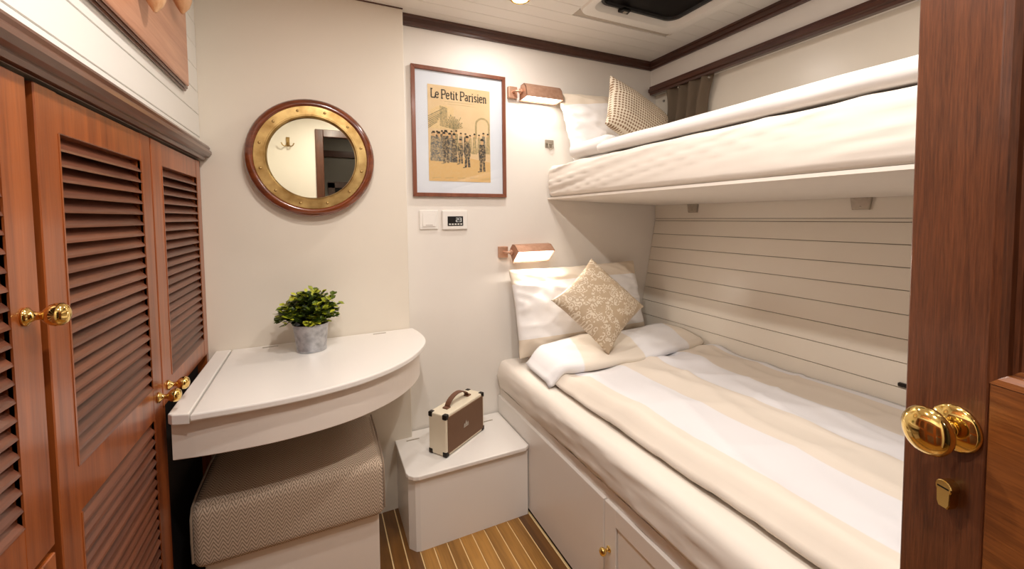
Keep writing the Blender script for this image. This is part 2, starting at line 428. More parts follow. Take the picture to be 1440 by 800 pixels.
obj('plinth', box(XL-0.03, XL-0.012, YR+0.002, 1.275, 0, 0.066), 'mahogany_h', wd)
obj('post', box(XL-0.03, XL-0.004, 1.277, 1.30, 0.0, 0.748), 'mahogany', wd)
KP = [(0, 0), (0.012, 0), (0.0125, 0.003), (0.0085, 0.005), (0.0055, 0.010), (0.0055, 0.016), (0.009, 0.019), (0.0135, 0.024), (0.0155, 0.030), (0.0150, 0.036), (0.011, 0.041), (0.005, 0.0432), (0, 0.0435)]
def knob(door, p, s=1.0):
    obj('knob', lathe([(r*s, h*s) for r, h in KP], 24, orient(p, (1, 0, 0))), 'brass', door, smooth='all')['label'] = 'polished brass ball knob'
knob(dA, (XL, 0.774, 1.076), 1.0); knob(dB, (XL, 1.243, 0.788), 1.0); knob(dC, (XL, 1.315, 0.792), 1.0)

# wooden peg board above
cb = thing('peg_board', (XL, 1.2, 1.6), 'pale reddish wooden board with moulded edge and carved pegs, above the wardrobe', 'peg board')
obj('back_board', box(XL+0.0005, XL+0.008, 0.55, 1.580, 1.578, 1.985, 0.002, 1), 'cornice_wood', cb)
obj('middle_board', box(XL+0.008, XL+0.015, 0.56, 1.566, 1.581, 1.98, 0.0025, 2), 'cornice_wood', cb)
obj('board', box(XL+0.015, XL+0.022, 0.57, 1.546, 1.585, 1.975, 0.0025, 2), 'board_wood', cb)
for (yc, zt_) in ((1.17, 1.640), (1.385, 1.728)):
    b = bmesh.new(); path = []; rad = []
    for i in range(9):
        t = i/8; path.append((XL+0.020+0.030*math.sin(t*PI*0.6), yc-0.03*(1-t)*0, zt_+0.13-0.13*t)); rad.append(0.042*(1-t)**0.65+0.003)
    b.free(); obj('peg', tube(path, rad, 14), 'peg_wood', cb, smooth=True)

# ------------------------------------------------------------------ porthole mirror
MC = Vector((-0.0095, YM, 1.4185)); MM = orient(MC, (0, -1, 0))
mi = thing('porthole_mirror', MC, 'round porthole mirror in brass and dark wood hung over the desk', 'mirror')
wprof = [(0.170, 0.0), (0.203, 0.0), (0.2095, 0.010), (0.2115, 0.024), (0.2105, 0.034), (0.205, 0.044), (0.197, 0.049), (0.190, 0.050), (0.1835, 0.048), (0.182, 0.040)]
obj('wooden_ring', lathe(wprof, 72, MM, closed=True), 'mirror_wood', mi, smooth='all')
bprof = [(0.143, 0.020), (0.184, 0.020), (0.184, 0.047), (0.182, 0.049), (0.1525, 0.049), (0.1515, 0.0475), (0.149, 0.0475), (0.1455, 0.044), (0.143, 0.034)]
br = obj('brass_ring', lathe(bprof, 72, MM, closed=True), 'brass_old', mi, smooth=True)
obj('mirror_glass', lathe([(0, 0.030), (0.1445, 0.030), (0.1445, 0.022), (0, 0.022)], 72, MM), 'mirror_glass', mi)
sc = None
for i in range(12):
    a = 2*PI*(i+0.5)/12; p = MC+Vector((0.168*math.cos(a), -0.049, 0.168*math.sin(a)))
    if sc is None: sc = obj('screw', lathe([(0, 0.0022), (0.0035, 0.0024), (0.005, 0), (0.005, -0.002)], 10, orient((0, 0, 0), (0, -1, 0))), 'brass_old', None, smooth='all'); sc.parent = br; sc.location = W(br).inverted() @ p
    else: inst(sc, br, p)

# ------------------------------------------------------------------ framed print
fr = thing('framed_print', (0.575, YB, 1.29), 'brown wood framed antique newspaper cover on the white wall', 'picture')
X0, X1, Z0, Z1 = 0.362, 0.786, 1.290, 1.836; fwid = 0.016
bm = None
for pts in ([(X0, Z0), (X1, Z0), (X1-fwid, Z0+fwid), (X0+fwid, Z0+fwid)], [(X1, Z0), (X1, Z1), (X1-fwid, Z1-fwid), (X1-fwid, Z0+fwid)], [(X1, Z1), (X0, Z1), (X0+fwid, Z1-fwid), (X1-fwid, Z1-fwid)], [(X0, Z1), (X0, Z0), (X0+fwid, Z0+fwid), (X0+fwid, Z1-fwid)]):
    o = obj('frame_side', prism(pts, YB-0.018, YB-0.0005, 'y', 0.0012, 1), 'frame_wood', fr)
plain('mat_white', (226, 233, 242), 0.7)
obj('mat_board', box(X0+0.01, X1-0.01, YB-0.008, YB-0.001, Z0+0.01, Z1-0.01), 'mat_white', fr)
obj('glazing', box(X0+0.012, X1-0.012, YB-0.0135, YB-0.012, Z0+0.012, Z1-0.012), 'picture_glass', fr)
PX0, PX1, PZ0, PZ1 = 0.431, 0.711, 1.357, 1.764
po = obj('print', box(PX0, PX1, YB-0.0092, YB-0.0078, PZ0, PZ1), 'old_paper', fr); po['label'] = 'yellowed newspaper cover with a crowd scene'
def inkmat(name, rgb, paper_mix):
    t = NT(name); n = t.noise(t.coord('Object'), 130, 4, 0.7)
    f = t.ramp(n, [(0.5-0.3*paper_mix, (0, 0, 0, 1)), (0.75, (1, 1, 1, 1))])
    return t.fin(t.mix(f, srgb(*rgb), srgb(222, 190, 134)), 0.9)
for nm, c_, pm in (('ink_black', (44, 38, 30), -0.5), ('ink_blue', (92, 98, 98), 0.35), ('ink_dark', (52, 52, 52), 0.2), ('ink_sage', (150, 140, 104), 0.6), ('ink_sand', (222, 180, 112), 0.6), ('ink_pale', (232, 206, 156), 0.6), ('ink_face', (206, 160, 112), 0.4), ('ink_green', (108, 108, 80), 0.45)): inkmat(nm, c_, pm)
INK = ['ink_black', 'ink_blue', 'ink_dark', 'ink_sage', 'ink_sand', 'ink_pale', 'ink_face', 'ink_green']
pb = bmesh.new(); layer = [0]
def ink(pts, c, lift=1):
    layer[0] += 1; y = YB-0.0092-0.00005*lift-1.5e-6*layer[0]
    f = pb.faces.new([pb.verts.new((PX0+u*(PX1-PX0), y, PZ0+v*(PZ1-PZ0))) for u, v in pts]); f.material_index = INK.index(c)
def line(a, b, wd_, c, lift=2):
    ax, ay = a; bx, by = b; asp = (PZ1-PZ0)/(PX1-PX0); dx, dy = bx-ax, (by-ay)*asp; L = math.hypot(dx, dy) or 1; nx, ny = -dy/L*wd_/2, dx/L*wd_/2/asp
    ink([(ax-nx, ay-ny), (bx-nx, by-ny), (bx+nx, by+ny), (ax+nx, ay+ny)], c, lift)
# masthead in slab letters
LET = {'L': (0.62, [[(0, 0), (0, 1)], [(0, 0), (.55, 0)], [(.55, 0), (.55, .25)], [(-.1, 1), (.2, 1)]]),
 'P': (0.66, [[(0, 0), (0, 1)], [(0, 1), (.42, 1), (.52, .85), (.52, .65), (.42, .48), (0, .48)], [(-.12, 0), (.18, 0)], [(-.1, 1), (.1, 1)]]),
 'e': (0.58, [[(0, .36), (.4, .36), (.4, .55), (.28, .66), (.12, .66), (0, .5), (0, .16), (.12, 0), (.28, 0), (.4, .12)]]),
 't': (0.46, [[(.12, .9), (.12, .1), (.2, 0), (.34, .06)], [(0, .64), (.32, .64)]]),
 'i': (0.31, [[(.06, 0), (.06, .66)], [(-.06, .66), (.06, .66)], [(-.06, 0), (.18, 0)], [(.06, .84), (.06, .95)]]),
 'a': (0.60, [[(.03, .6), (.2, .66), (.36, .58), (.36, .05), (.44, 0)], [(.36, .38), (.1, .34), (0, .2), (.08, .02), (.22, 0), (.36, .12)]]),
 'r': (0.48, [[(.06, 0), (.06, .66)], [(.06, .5), (.2, .64), (.36, .62)], [(-.06, 0), (.2, 0)], [(-.05, .66), (.06, .66)]]),
 's': (0.54, [[(.36, .56), (.2, .66), (.06, .6), (.04, .44), (.34, .26), (.36, .1), (.2, 0), (.02, .08)]]),
 'n': (0.62, [[(.06, 0), (.06, .66)], [(.06, .52), (.2, .66), (.34, .62), (.38, .5), (.38, 0)], [(-.05, 0), (.16, 0)], [(.3, 0), (.48, 0)], [(-.05, .66), (.06, .66)]]), ' ': (0.32, [])}
txt = 'Le Petit Parisien'; tot = sum(LET[c][0] for c in txt); sc_ = 0.90/tot; cx_ = 0.055
for c in txt:
    wdt, st = LET[c]
    for pl in st:
        for a, b in zip(pl, pl[1:]): line((cx_+a[0]*sc_, 0.867+a[1]*0.088), (cx_+b[0]*sc_, 0.867+b[1]*0.088), 0.018, 'ink_black', 5)
    cx_ += wdt*sc_
for i in range(22): line((0.26+i*0.022, 0.838), (0.272+i*0.022, 0.838), 0.008, 'ink_green', 3)
line((0.3, 0.815), (0.75, 0.812), 0.004, 'ink_sage', 3)
ink([(0, 0), (1, 0), (1, .22), (.6, .26), (0, .24)], 'ink_sand', 1)
ink([(.04, .55), (.40, .55), (.40, .78), (.2, .8), (.04, .74)], 'ink_pale', 1)
ink([(.18, .58), (.30, .56), (.30, .77), (.18, .79)], 'ink_sage', 2)
rnd = random.Random(3)
for i in range(16):
    a = PI*(0.08+0.84*i/15); L = 0.11+0.06*rnd.random(); line((.40, .55), (.40+L*1.2*math.cos(a), .55+L*math.sin(a)), 0.016, rnd.choice(['ink_green', 'ink_sage', 'ink_green']), 3)
for i in range(7): line((.0, .55+.02*i), (.14+.02*i, .62+.025*i), .014, rnd.choice(['ink_sage', 'ink_green']), 3)
line((.40, .47), (.40, .56), .02, 'ink_green', 3)
for i in range(10):
    a0, a1 = PI*i/10, PI*(i+1)/10; line((.87+.11*math.cos(a0), .62+.075*math.sin(a0)), (.87+.11*math.cos(a1), .62+.075*math.sin(a1)), .03, 'ink_sage', 2)
line((.76, .47), (.76, .62), .03, 'ink_sage', 2); line((.98, .47), (.98, .62), .03, 'ink_sage', 2)
def person_ink(u, v, h, c, legs=False):
    w_ = h*0.30
    if legs:
        ink([(u-w_*.5, v+h*.34), (u+w_*.5, v+h*.34), (u+w_*.55, v+h*.6), (u+w_*.4, v+h*.82), (u-w_*.4, v+h*.82), (u-w_*.55, v+h*.6)], c, 6)
        line((u-w_*.25, v), (u-w_*.2, v+h*.36), w_*.38, 'ink_dark', 6); line((u+w_*.3, v+.003), (u+w_*.2, v+h*.36), w_*.38, 'ink_dark', 6); line((u-w_*.3, v), (u-w_*.7, v-.004), .014, 'ink_dark', 6)
    else:
        ink([(u-w_*.6, v), (u+w_*.6, v), (u+w_*.42, v+h*.6), (u+w_*.36, v+h*.82), (u-w_*.36, v+h*.82), (u-w_*.42, v+h*.6)], c, 4)
    ink([(u-w_*.2, v+h*.82), (u+w_*.2, v+h*.82), (u+w_*.2, v+h*.94), (u-w_*.2, v+h*.94)], 'ink_face', 6)
    ink([(u-w_*.28, v+h*.93), (u+w_*.28, v+h*.93), (u+w_*.2, v+h), (u-w_*.2, v+h)], 'ink_black', 7)
for i in range(13): person_ink(.06+.075*i, .30+.02*rnd.random(), .20+.03*rnd.random(), rnd.choice(['ink_blue', 'ink_green', 'ink_dark', 'ink_sage']))
for u in (.08, .16, .24, .33, .40): person_ink(u, .20+.015*rnd.random(), .31, rnd.choice(['ink_blue', 'ink_blue', 'ink_dark']))
for u, v, h in ((.27, .19, .35), (.50, .19, .27), (.61, .155, .34), (.86, .115, .36)): person_ink(u, v, h, 'ink_dark', True)
for i in range(5): line((.05+.2*i, .03+.02*rnd.random()), (.18+.2*i, .04), .006, 'ink_sage', 2)
ip = obj('printed_ink', pb, INK, po, recalc=False)

# ------------------------------------------------------------------ switch and thermostat
sw = thing('wall_switch', (0.427, YB, 1.15), 'white rocker light switch on the wall left of the thermostat', 'switch')
obj('plate', box(0.387, 0.467, YB-0.008, YB-0.0003, 1.150, 1.232, 0.003, 2), 'plastic_white', sw)
obj('rocker', prism([(YB-0.0075, 1.163), (YB-0.0125, 1.163), (YB-0.0095, 1.221), (YB-0.0075, 1.221)], 0.400, 0.454, 'x', 0.001, 1), 'plastic_white', sw)
obj('label_line', box(0.412, 0.442, YB-0.0128, YB-0.0115, 1.168, 1.1695), 'groove', sw)
th = thing('thermostat', (0.541, YB, 1.15), 'white wall thermostat with small black display', 'thermostat')
obj('housing', box(0.484, 0.598, YB-0.012, YB-0.0003, 1.147, 1.231, 0.004, 2), 'plastic_white', th)
ds = obj('display', box(0.507, 0.577, YB-0.0135, YB-0.0118, 1.163, 1.205, 0.001, 1), 'black', th)
bt = None
for i in range(5):
    p = (0.5165+i*0.0128, YB-0.0138, 1.1705)
    if bt is None: bt = obj('button', box(-0.0042, 0.0042, -0.0008, 0.0008, -0.0026, 0.0026, 0.0004, 1), 'plastic_white', None); bt.parent = ds; bt.location = W(ds).inverted() @ Vector(p)
    else: inst(bt, ds, p)
SEG = {'a': ((0, 1), (1, 1)), 'b': ((1, 1), (1, .5)), 'c': ((1, .5), (1, 0)), 'd': ((0, 0), (1, 0)), 'e': ((0, .5), (0, 0)), 'f': ((0, 1), (0, .5)), 'g': ((0, .5), (1, .5))}
emit('digit_glow', (0.9, 0.85, 0.75), 0.5)
bm = None
for dx, s in ((0.545, 'abged'), (0.559, 'abgcd')):
    for c in s:
        (ax, ay), (bx_, by) = SEG[c]; q = 0.0007
        bm = box(dx+min(ax, bx_)*0.009-q, dx+max(ax, bx_)*0.009+q, YB-0.0139, YB-0.0134, 1.181+min(ay, by)*0.016-q, 1.181+max(ay, by)*0.016+q, bm=bm)
obj('digits', bm, 'digit_glow', ds)

# ------------------------------------------------------------------ reading lamps
def reading_lamp(x, z, label, tilt, watts):
    """x: left end of the wall bracket, z: centre height"""
    t = thing('reading_lamp', (x, YB, z), label, 'lamp', 'copper reading lamps')
    obj('wall_plate', box(x, x+0.044, YB-0.022, YB-0.0003, z-0.026, z+0.026, 0.003, 2), 'copper', t)
    ax = Vector((x+0.05, YB-0.045, z))
    obj('arm', tube([(x+0.022, YB-0.02, z), (x+0.026, YB-0.042, z), (x+0.036, YB-0.048, z), (x+0.056, YB-0.048, z)], 0.006, 10), 'copper', t, smooth=True)
    obj('joint', lathe([(0, 0), (0.011, 0), (0.012, 0.004), (0.010, 0.012), (0, 0.014)], 18, orient((x+0.042, YB-0.048, z), (1, 0, 0))), 'copper', t, smooth=True)
    # trough shade: trapezoid hood open below
    L0, L1 = x+0.056, x+0.245
    c, s = math.cos(tilt), math.sin(tilt); oy, oz = YB-0.05, z
    def T(a, b): return (oy+(a*c-b*s), oz+(a*s+b*c))
    out = [(-0.047, -0.034), (-0.036, 0.012), (-0.018, 0.032), (0.016, 0.032), (0.028, 0.012), (0.036, -0.034)]
    inn = [(a*0.93, b-0.0022 if b > 0 else b) for a, b in out]
    sh = obj('shade', prism([T(*p) for p in out]+[T(*p) for p in reversed(inn)], L0+0.0, L1, 'x'), 'copper', t)
    for (xa, xb) in ((L0, L0+0.002), (L1-0.002, L1)): obj('end_cap', prism([T(*p) for p in out], xa, xb, 'x'), 'copper', sh)
    obj('diffuser', prism([T(-0.040, -0.029), T(0.031, -0.029), T(0.030, -0.026), T(-0.039, -0.026)], L0+0.004, L1-0.004, 'x'), 'tube_glow', t)
    sy, sz = T(-0.004, -0.0315)
    ld = bpy.data.lights.new('reading_lamp_light', 'AREA'); ld.shape = 'RECTANGLE'; ld.size = 0.14; ld.size_y = 0.03; ld.energy = watts; ld.color = (1.0, 0.91, 0.80)
    lo = bpy.data.objects.new('lamp_light', ld); COL.objects.link(lo); lo.parent = t
    lo.location = Vector(((L0+L1)/2, sy, sz))-t.location; lo.rotation_euler = (tilt, 0, 0)
    return t
reading_lamp(0.800, 1.772, 'copper reading lamp shining above the upper pillow beside the framed print', -0.06, READ_W*0.38)
reading_lamp(0.745, 1.038, 'copper reading lamp shining on the lower pillow', -0.72, READ_W)

hk = thing('bunk_hook', (1.02, YB, 1.52), 'small chrome eye plate on the wall below the upper lamp', 'hook')
obj('plate', box(0.998, 1.046, YB-0.004, YB-0.0003, 1.532, 1.572, 0.002, 1), 'steel', hk)
obj('pin', tube([(1.008, YB-0.004, 1.556), (1.008, YB-0.016, 1.553), (1.036, YB-0.016, 1.553), (1.036, YB-0.004, 1.556)], 0.003, 8), 'steel', hk, smooth=True)
obj('loop', tube([(1.012, YB-0.012, 1.55), (1.012, YB-0.014, 1.53), (1.022, YB-0.014, 1.522), (1.034, YB-0.014, 1.53), (1.034, YB-0.012, 1.55)], 0.0022, 8), 'steel', hk, smooth=True)

# ------------------------------------------------------------------ desk
def spline(pts, n=6):
    out = []
    for i in range(len(pts)-1):
        p0 = pts[max(i-1, 0)]; p1 = pts[i]; p2 = pts[i+1]; p3 = pts[min(i+2, len(pts)-1)]
        for k in range(n):
            t = k/n; out.append(tuple(0.5*((2*p1[j])+(-p0[j]+p2[j])*t+(2*p0[j]-5*p1[j]+4*p2[j]-p3[j])*t*t+(-p0[j]+3*p1[j]-3*p2[j]+p3[j])*t**3) for j in range(2)))
    out.append(pts[-1]); return out
XD = -0.328
dk = thing('vanity_desk', (0, YM, 0), 'white wall mounted desk with rounded end and hinged lid under the mirror', 'desk')
front = spline([(-0.280, 1.212), (-0.18, 1.209), (-0.089, 1.213), (0.0, 1.228), (0.082, 1.254), (0.150, 1.29), (0.211, 1.336), (0.262, 1.39), (0.302, 1.45), (0.332, 1.51), (0.348, 1.565), (0.353, 1.62), (0.350, 1.68), (0.338, YM-0.002)], 3)
obj('lid', prism(front+[(-0.280, YM-0.002)], 0.729, 0.747, 'z', 0.004, 2), 'lacquer_white', dk)
obj('fixed_strip', prism([(XD, 1.238), (-0.318, 1.226), (-0.2835, 1.214), (-0.2835, YM-0.002), (XD, YM-0.002)], 0.722, 0.748, 'z', 0.003, 2), 'lacquer_white', dk)
ap = spline([(XD+0.002, 1.250), (-0.25, 1.238), (-0.15, 1.232), (-0.08, 1.236), (0.0, 1.249), (0.075, 1.273), (0.140, 1.308), (0.198, 1.352), (0.246, 1.404), (0.285, 1.462), (0.312, 1.52), (0.326, 1.575), (0.330, 1.63), (0.328, YM-0.002)], 3)
obj('apron', prism(ap+[(XD+0.002, YM-0.002)], 0.628, 0.728, 'z', 0.002, 1), 'base_white', dk)
for x in (-0.164, 0.205):
    obj('hinge', box(x-0.024, x+0.024, YM-0.034, YM-0.026, 0.7462, 0.7478), 'steel', dk)

# ------------------------------------------------------------------ stool
stl = thing('storage_stool', (-0.08, 1.5, 0), 'upholstered herringbone stool on a white base tucked under the desk', 'stool')
obj('base', box(-0.300, 0.146, 1.365, 1.70, 0, 0.272, 0.004, 2), 'base_white', stl)
bm = box(-0.325, 0.166, 1.335, 1.705, 0.272, 0.452, 0.032, 4); bmesh.ops.subdivide_edges(bm, edges=bm.edges[:], cuts=2, use_grid_fill=True); bm.normal_update(); uvbox(bm)
cu = obj('cushion', bm, 'herringbone', stl, smooth='all')
pip = []
for xx in (-0.320, 0.161):
    obj('piping', tube([(xx, 1.345, 0.30), (xx, 1.340, 0.36), (xx, 1.343, 0.42), (xx, 1.358, 0.441), (xx, 1.40, 0.4495), (xx, 1.55, 0.4505), (xx, 1.69, 0.446)], 0.003, 8), 'herringbone', cu, smooth=True)

# ------------------------------------------------------------------ locker box
lk = thing('storage_locker', (0.5, 1.63, 0), 'low white locker box with hinged lid between desk and bed', 'locker')
obj('body', prism([(0.264, 1.806), (0.264, 1.52), (0.284, 1.492), (0.300, 1.487), (0.728, 1.487), (0.732, 1.492), (0.732, 1.806)], 0, 0.271, 'z'), 'lacquer_white', lk)
obj('lid', prism([(0.258, 1.808), (0.256, 1.515), (0.262, 1.496), (0.276, 1.479), (0.294, 1.472), (0.715, 1.472), (0.733, 1.486), (0.733, 1.808)], 0.271, 0.287, 'z', 0.003, 2), 'lacquer_white', lk)
for x, y in ((0.325, 1.735), (0.655, 1.745)):
    obj('hinge', box(x-0.026, x+0.026, y-0.0035, y+0.0035, 0.2862, 0.2878), 'steel', lk)

# ------------------------------------------------------------------ retro speaker on the locker
sp_p = Vector((0.413, 1.5365, 0.2875)); ang = math.atan2(1.677-1.536, 0.616-0.411)
sp = thing('portable_speaker', sp_p, 'cream and brown retro portable speaker with leather handle on the locker', 'speaker', rotz=ang)
LS, DS, HS = 0.248, 0.088, 0.163
def spo(name, bm, mat, parent=None, **k): return obj(name, bm, mat, parent or sp, world=False, **k)
cab = spo('cabinet', box(0, LS, 0.003, DS, 0.003, HS, 0.004, 2), 'vinyl_cream', smooth=False)
gb = box(0.010, LS-0.010, 0.0, 0.006, 0.013, HS-0.010, 0.001, 1); uvbox(gb)
gr = spo('grille', gb, 'speaker_grille')
bm = None
for t3 in ([(0.113, 0.079), (0.120, 0.100), (0.127, 0.079)], [(0.104, 0.079), (0.109, 0.091), (0.115, 0.079)], [(0.125, 0.079), (0.132, 0.091), (0.136, 0.079)], [(0.104, 0.073), (0.136, 0.073), (0.136, 0.077), (0.104, 0.077)]):
    bm = prism(t3, -0.0012, 0.001, 'y', bm=bm)
spo('emblem', bm, 'steel', gr)
cp = None
for a in (0, 1):
    for b in (0, 1):
        for c in (0, 1):
            p = (a*LS, 0.003+b*(DS-0.003), 0.003+c*(HS-0.003)); s_ = 0.018
            spo('corner_guard', box(*sorted((p[0]+(0.002 if a else -0.002), p[0]+(-s_ if a else s_))), *sorted((p[1]+(0.002 if b else -0.002), p[1]+(-s_ if b else s_))), *sorted((p[2]+(0.002 if c else -0.002), p[2]+(-s_ if c else s_))), 0.004, 2), 'corner_dark')
bm = bmesh.new(); rows = []
for i in range(17):
    t = i/16; x = 0.06+0.128*t; z = HS+0.002+0.034*math.sin(PI*t)**0.6
    wv = 0.010+0.002*abs(2*t-1)
    rows.append([bm.verts.new((x, 0.046-wv, z)), bm.verts.new((x, 0.046+wv, z)), bm.verts.new((x, 0.046+wv, z+0.004)), bm.verts.new((x, 0.046-wv, z+0.004))])
for A, B in zip(rows, rows[1:]):
    for k in range(4): bm.faces.new((A[k], A[(k+1) % 4], B[(k+1) % 4], B[k]))
bm.faces.new(rows[0]); bm.faces.new(rows[-1])
spo('handle', bm, 'leather_brown', smooth=True)
for x in (0.052, 0.186): spo('handle_tab', box(x-0.006, x+0.016, 0.034, 0.058, HS-0.001, HS+0.005, 0.001, 1), 'leather_brown')
spo('foot', box(0.02, LS-0.02, 0.015, DS-0.012, 0.0, 0.004), 'black')

# ------------------------------------------------------------------ potted plant
PP = Vector((-0.032, 1.625, 0.748))
pt = thing('potted_plant', PP, 'bushy small leaved green plant in a galvanised pot on the desk', 'plant')
obj('pot', lathe([(0, 0), (0.046, 0), (0.0475, 0.002), (0.0475, 0.008), (0.0465, 0.010), (0.055, 0.088), (0.0575, 0.090), (0.0575, 0.094), (0.0545, 0.094), (0.045, 0.012), (0, 0.012)], 36, Matrix.Translation(PP)), 'zinc', pt, smooth=True)
obj('soil', lathe([(0, 0.08), (0.0535, 0.08), (0.05, 0.06), (0, 0.06)], 24, Matrix.Translation(PP)), 'soil', pt)
lb = bmesh.new(); vc = lb.loops.layers.color.new('Col'); sb = bmesh.new(); rnd = random.Random(11)
greens = [srgb(56, 76, 36), srgb(78, 100, 44), srgb(112, 134, 58), srgb(156, 170, 76), srgb(200, 206, 100), srgb(222, 224, 128)]
def leaf(p, d, n, L, c):
    d = d.normalized(); sd = d.cross(n).normalized(); n = sd.cross(d)
    pts = [(0, 0, 0), (0.3, .36, .03), (0.65, .44, .0), (1, 0, -.10), (0.65, -.44, .0), (0.3, -.36, .03)]
    vs = [lb.verts.new(p+d*a*L+sd*b*L+n*h*L) for a, b, h in pts]; mid = lb.verts.new(p+d*0.5*L-n*0.08*L)
    for i in range(6):
        f = lb.faces.new((vs[i], vs[(i+1) % 6], mid))
        for l in f.loops: l[vc] = c
for s in range(130):
    th_ = rnd.random()*2*PI; el = math.acos(rnd.uniform(0.0, 1.0)); el = min(el, 1.62)
    if s < 22: el = rnd.uniform(1.2, 1.9)
    d = Vector((math.sin(el)*math.cos(th_)*0.92, math.sin(el)*math.sin(th_)*0.85, math.cos(el)*1.25))
    L = rnd.uniform(0.04, 0.078)*(1.08 if abs(d.x) > 0.6 else 1.0)
    base = PP+Vector((d.x*0.03, d.y*0.03, 0.088)); path = []
    for i in range(7):
        t = i/6; path.append(base+d*L*t+Vector((0, 0, 0.035*math.sin(t*PI*0.6)-0.012*t*t)))
    tube(path, 0.0011, 4, sb)
    tone = rnd.random()
    for i in range(2, 7):
        for q in range(3 if i > 3 else 2):
            a = rnd.random()*2*PI; side = Vector((math.cos(a), math.sin(a), rnd.uniform(-.3, .8)))
            dd = (side+d*0.5); col = greens[min(5, int(max(0, rnd.gauss(2.4+2.4*tone+(0.6 if i == 6 else -0.3), 1.0))))]
            leaf(path[i]+side*0.002, dd, Vector((rnd.uniform(-.4, .4), rnd.uniform(-.5, .2), 1)), rnd.uniform(0.015, 0.023), col)
fo = obj('foliage', lb, 'leaf', pt, recalc=False); fo['kind'] = 'stuff'
so_ = obj('stems', sb, 'stem_green', pt); so_['kind'] = 'stuff'

# ------------------------------------------------------------------ lower berth
XB = 0.736; YF = -0.12
bb = thing('lower_berth', (1.1, 0.85, 0), 'white lower berth base with panelled cupboard doors', 'bed base')
obj('carcass', box(XB+0.012, 1.55, YF, YB-0.002, 0.0, 0.392), 'base_white', bb)
obj('toe_plinth', box(XB+0.004, XB+0.014, YF, YB-0.002, 0.0, 0.012), 'void_dark', bb)
obj('front_panel', box(XB, XB+0.014, 0.992, YB-0.003, 0.013, 0.365, 0.002, 1), 'lacquer_white', bb)
obj('top_rail', box(XB+0.011, XB+0.014, YF, YB-0.003, 0.3655, 0.398, 0.0015, 1), 'base_white', bb)
for y0, y1, hinge in ((0.535, 0.988, 1), (0.075, 0.528, 0)):
    z0, z1 = 0.016, 0.3645; m_ = 0.052
    bm = box(XB, XB+0.014, y0, y0+m_, z0, z1, 0.0015, 1); box(XB, XB+0.014, y1-m_, y1, z0, z1, 0.0015, 1, bm)
    box(XB, XB+0.014, y0+m_-0.001, y1-m_+0.001, z0, z0+m_, 0.0012, 1, bm); box(XB, XB+0.014, y0+m_-0.001, y1-m_+0.001, z1-m_, z1, 0.0012, 1, bm)
    d = obj('door', bm, 'lacquer_white', bb)
    obj('panel', box(XB+0.005, XB+0.012, y0+m_+0.002, y1-m_-0.002, z0+m_+0.002, z1-m_-0.002, 0.003, 1), 'lacquer_white', d)
    kn = obj('knob', lathe([(r*0.78, h*0.72) for r, h in KP], 20, orient((XB, y1-0.022, 0.228), (-1, 0, 0))), 'brass', d, smooth='all'); kn['label'] = 'small brass knob'

def sweep(prof, ys, disp, endround=0.04, uvx=None, scale_c=None, seg_uv=None):
    """sweep closed xz profile along y, rounding both ends"""
    bm = bmesh.new(); uvl = bm.loops.layers.uv.new('UVMap'); rows = []; n = len(prof)
    cx = sum(p[0] for p in prof)/n; cz = sum(p[1] for p in prof)/n
    ymin, ymax = min(ys), max(ys)
    for y in ys:
        e = min(y-ymin, ymax-y); s = 0
        if endround and e < endround: s = endround*(1-math.sqrt(max(0, 1-(1-e/endround)**2)))
        row = []
        for i, (x, z) in enumerate(prof):
            dx, dz = x-cx, z-cz
            x2 = x-math.copysign(min(s, abs(dx)), dx); z2 = z-math.copysign(min(s*0.7, abs(dz)), dz)
            a = prof[i-1]; b = prof[(i+1) % n]; nx, nz_ = (b[1]-a[1]), -(b[0]-a[0]); L = math.hypot(nx, nz_) or 1
            d = disp(x, y, z, i/n); row.append(bm.verts.new((x2+nx/L*d, y, z2+nz_/L*d)))
        rows.append(row)
    for A, B in zip(rows, rows[1:]):
        for k in range(n): bm.faces.new((A[k], A[(k+1) % n], B[(k+1) % n], B[k]))
    bm.faces.new(rows[0]); bm.faces.new(rows[-1])
    for f in bm.faces:
        for l in f.loops: l[uvl].uv = (l.vert.co.x, l.vert.co.y)
    return bm
def rrect(x0, x1, z0, z1, r, n=6, dens=0.03):
    """counter-clockwise rounded rectangle in xz with even points; normals point outwards with (dz,-dx)"""
    pts = []
    for (cx, cz, a0) in ((x1-r, z0+r, -PI/2), (x1-r, z1-r, 0), (x0+r, z1-r, PI/2), (x0+r, z0+r, PI)):
        for k in range(n+1): a = a0+PI/2*k/n; pts.append((cx+r*math.cos(a), cz+r*math.sin(a)))
    out = []
    for i, p in enumerate(pts):
        q = pts[(i+1) % len(pts)]; L = math.hypot(q[0]-p[0], q[1]-p[1]); m = max(1, int(L/dens))
        for k in range(m): out.append((p[0]+(q[0]-p[0])*k/m, p[1]+(q[1]-p[1])*k/m))
    return out
def linspace(a, b, n): return [a+(b-a)*i/(n-1) for i in range(n)]
def yends(a, b, n, e=0.04):
    inn = linspace(a+e, b-e, n); return [a+e*(1-math.cos(PI/2*k/5)) for k in range(5)]+inn+[b-e*(1-math.cos(PI/2*(4-k)/5)) for k in range(5)]

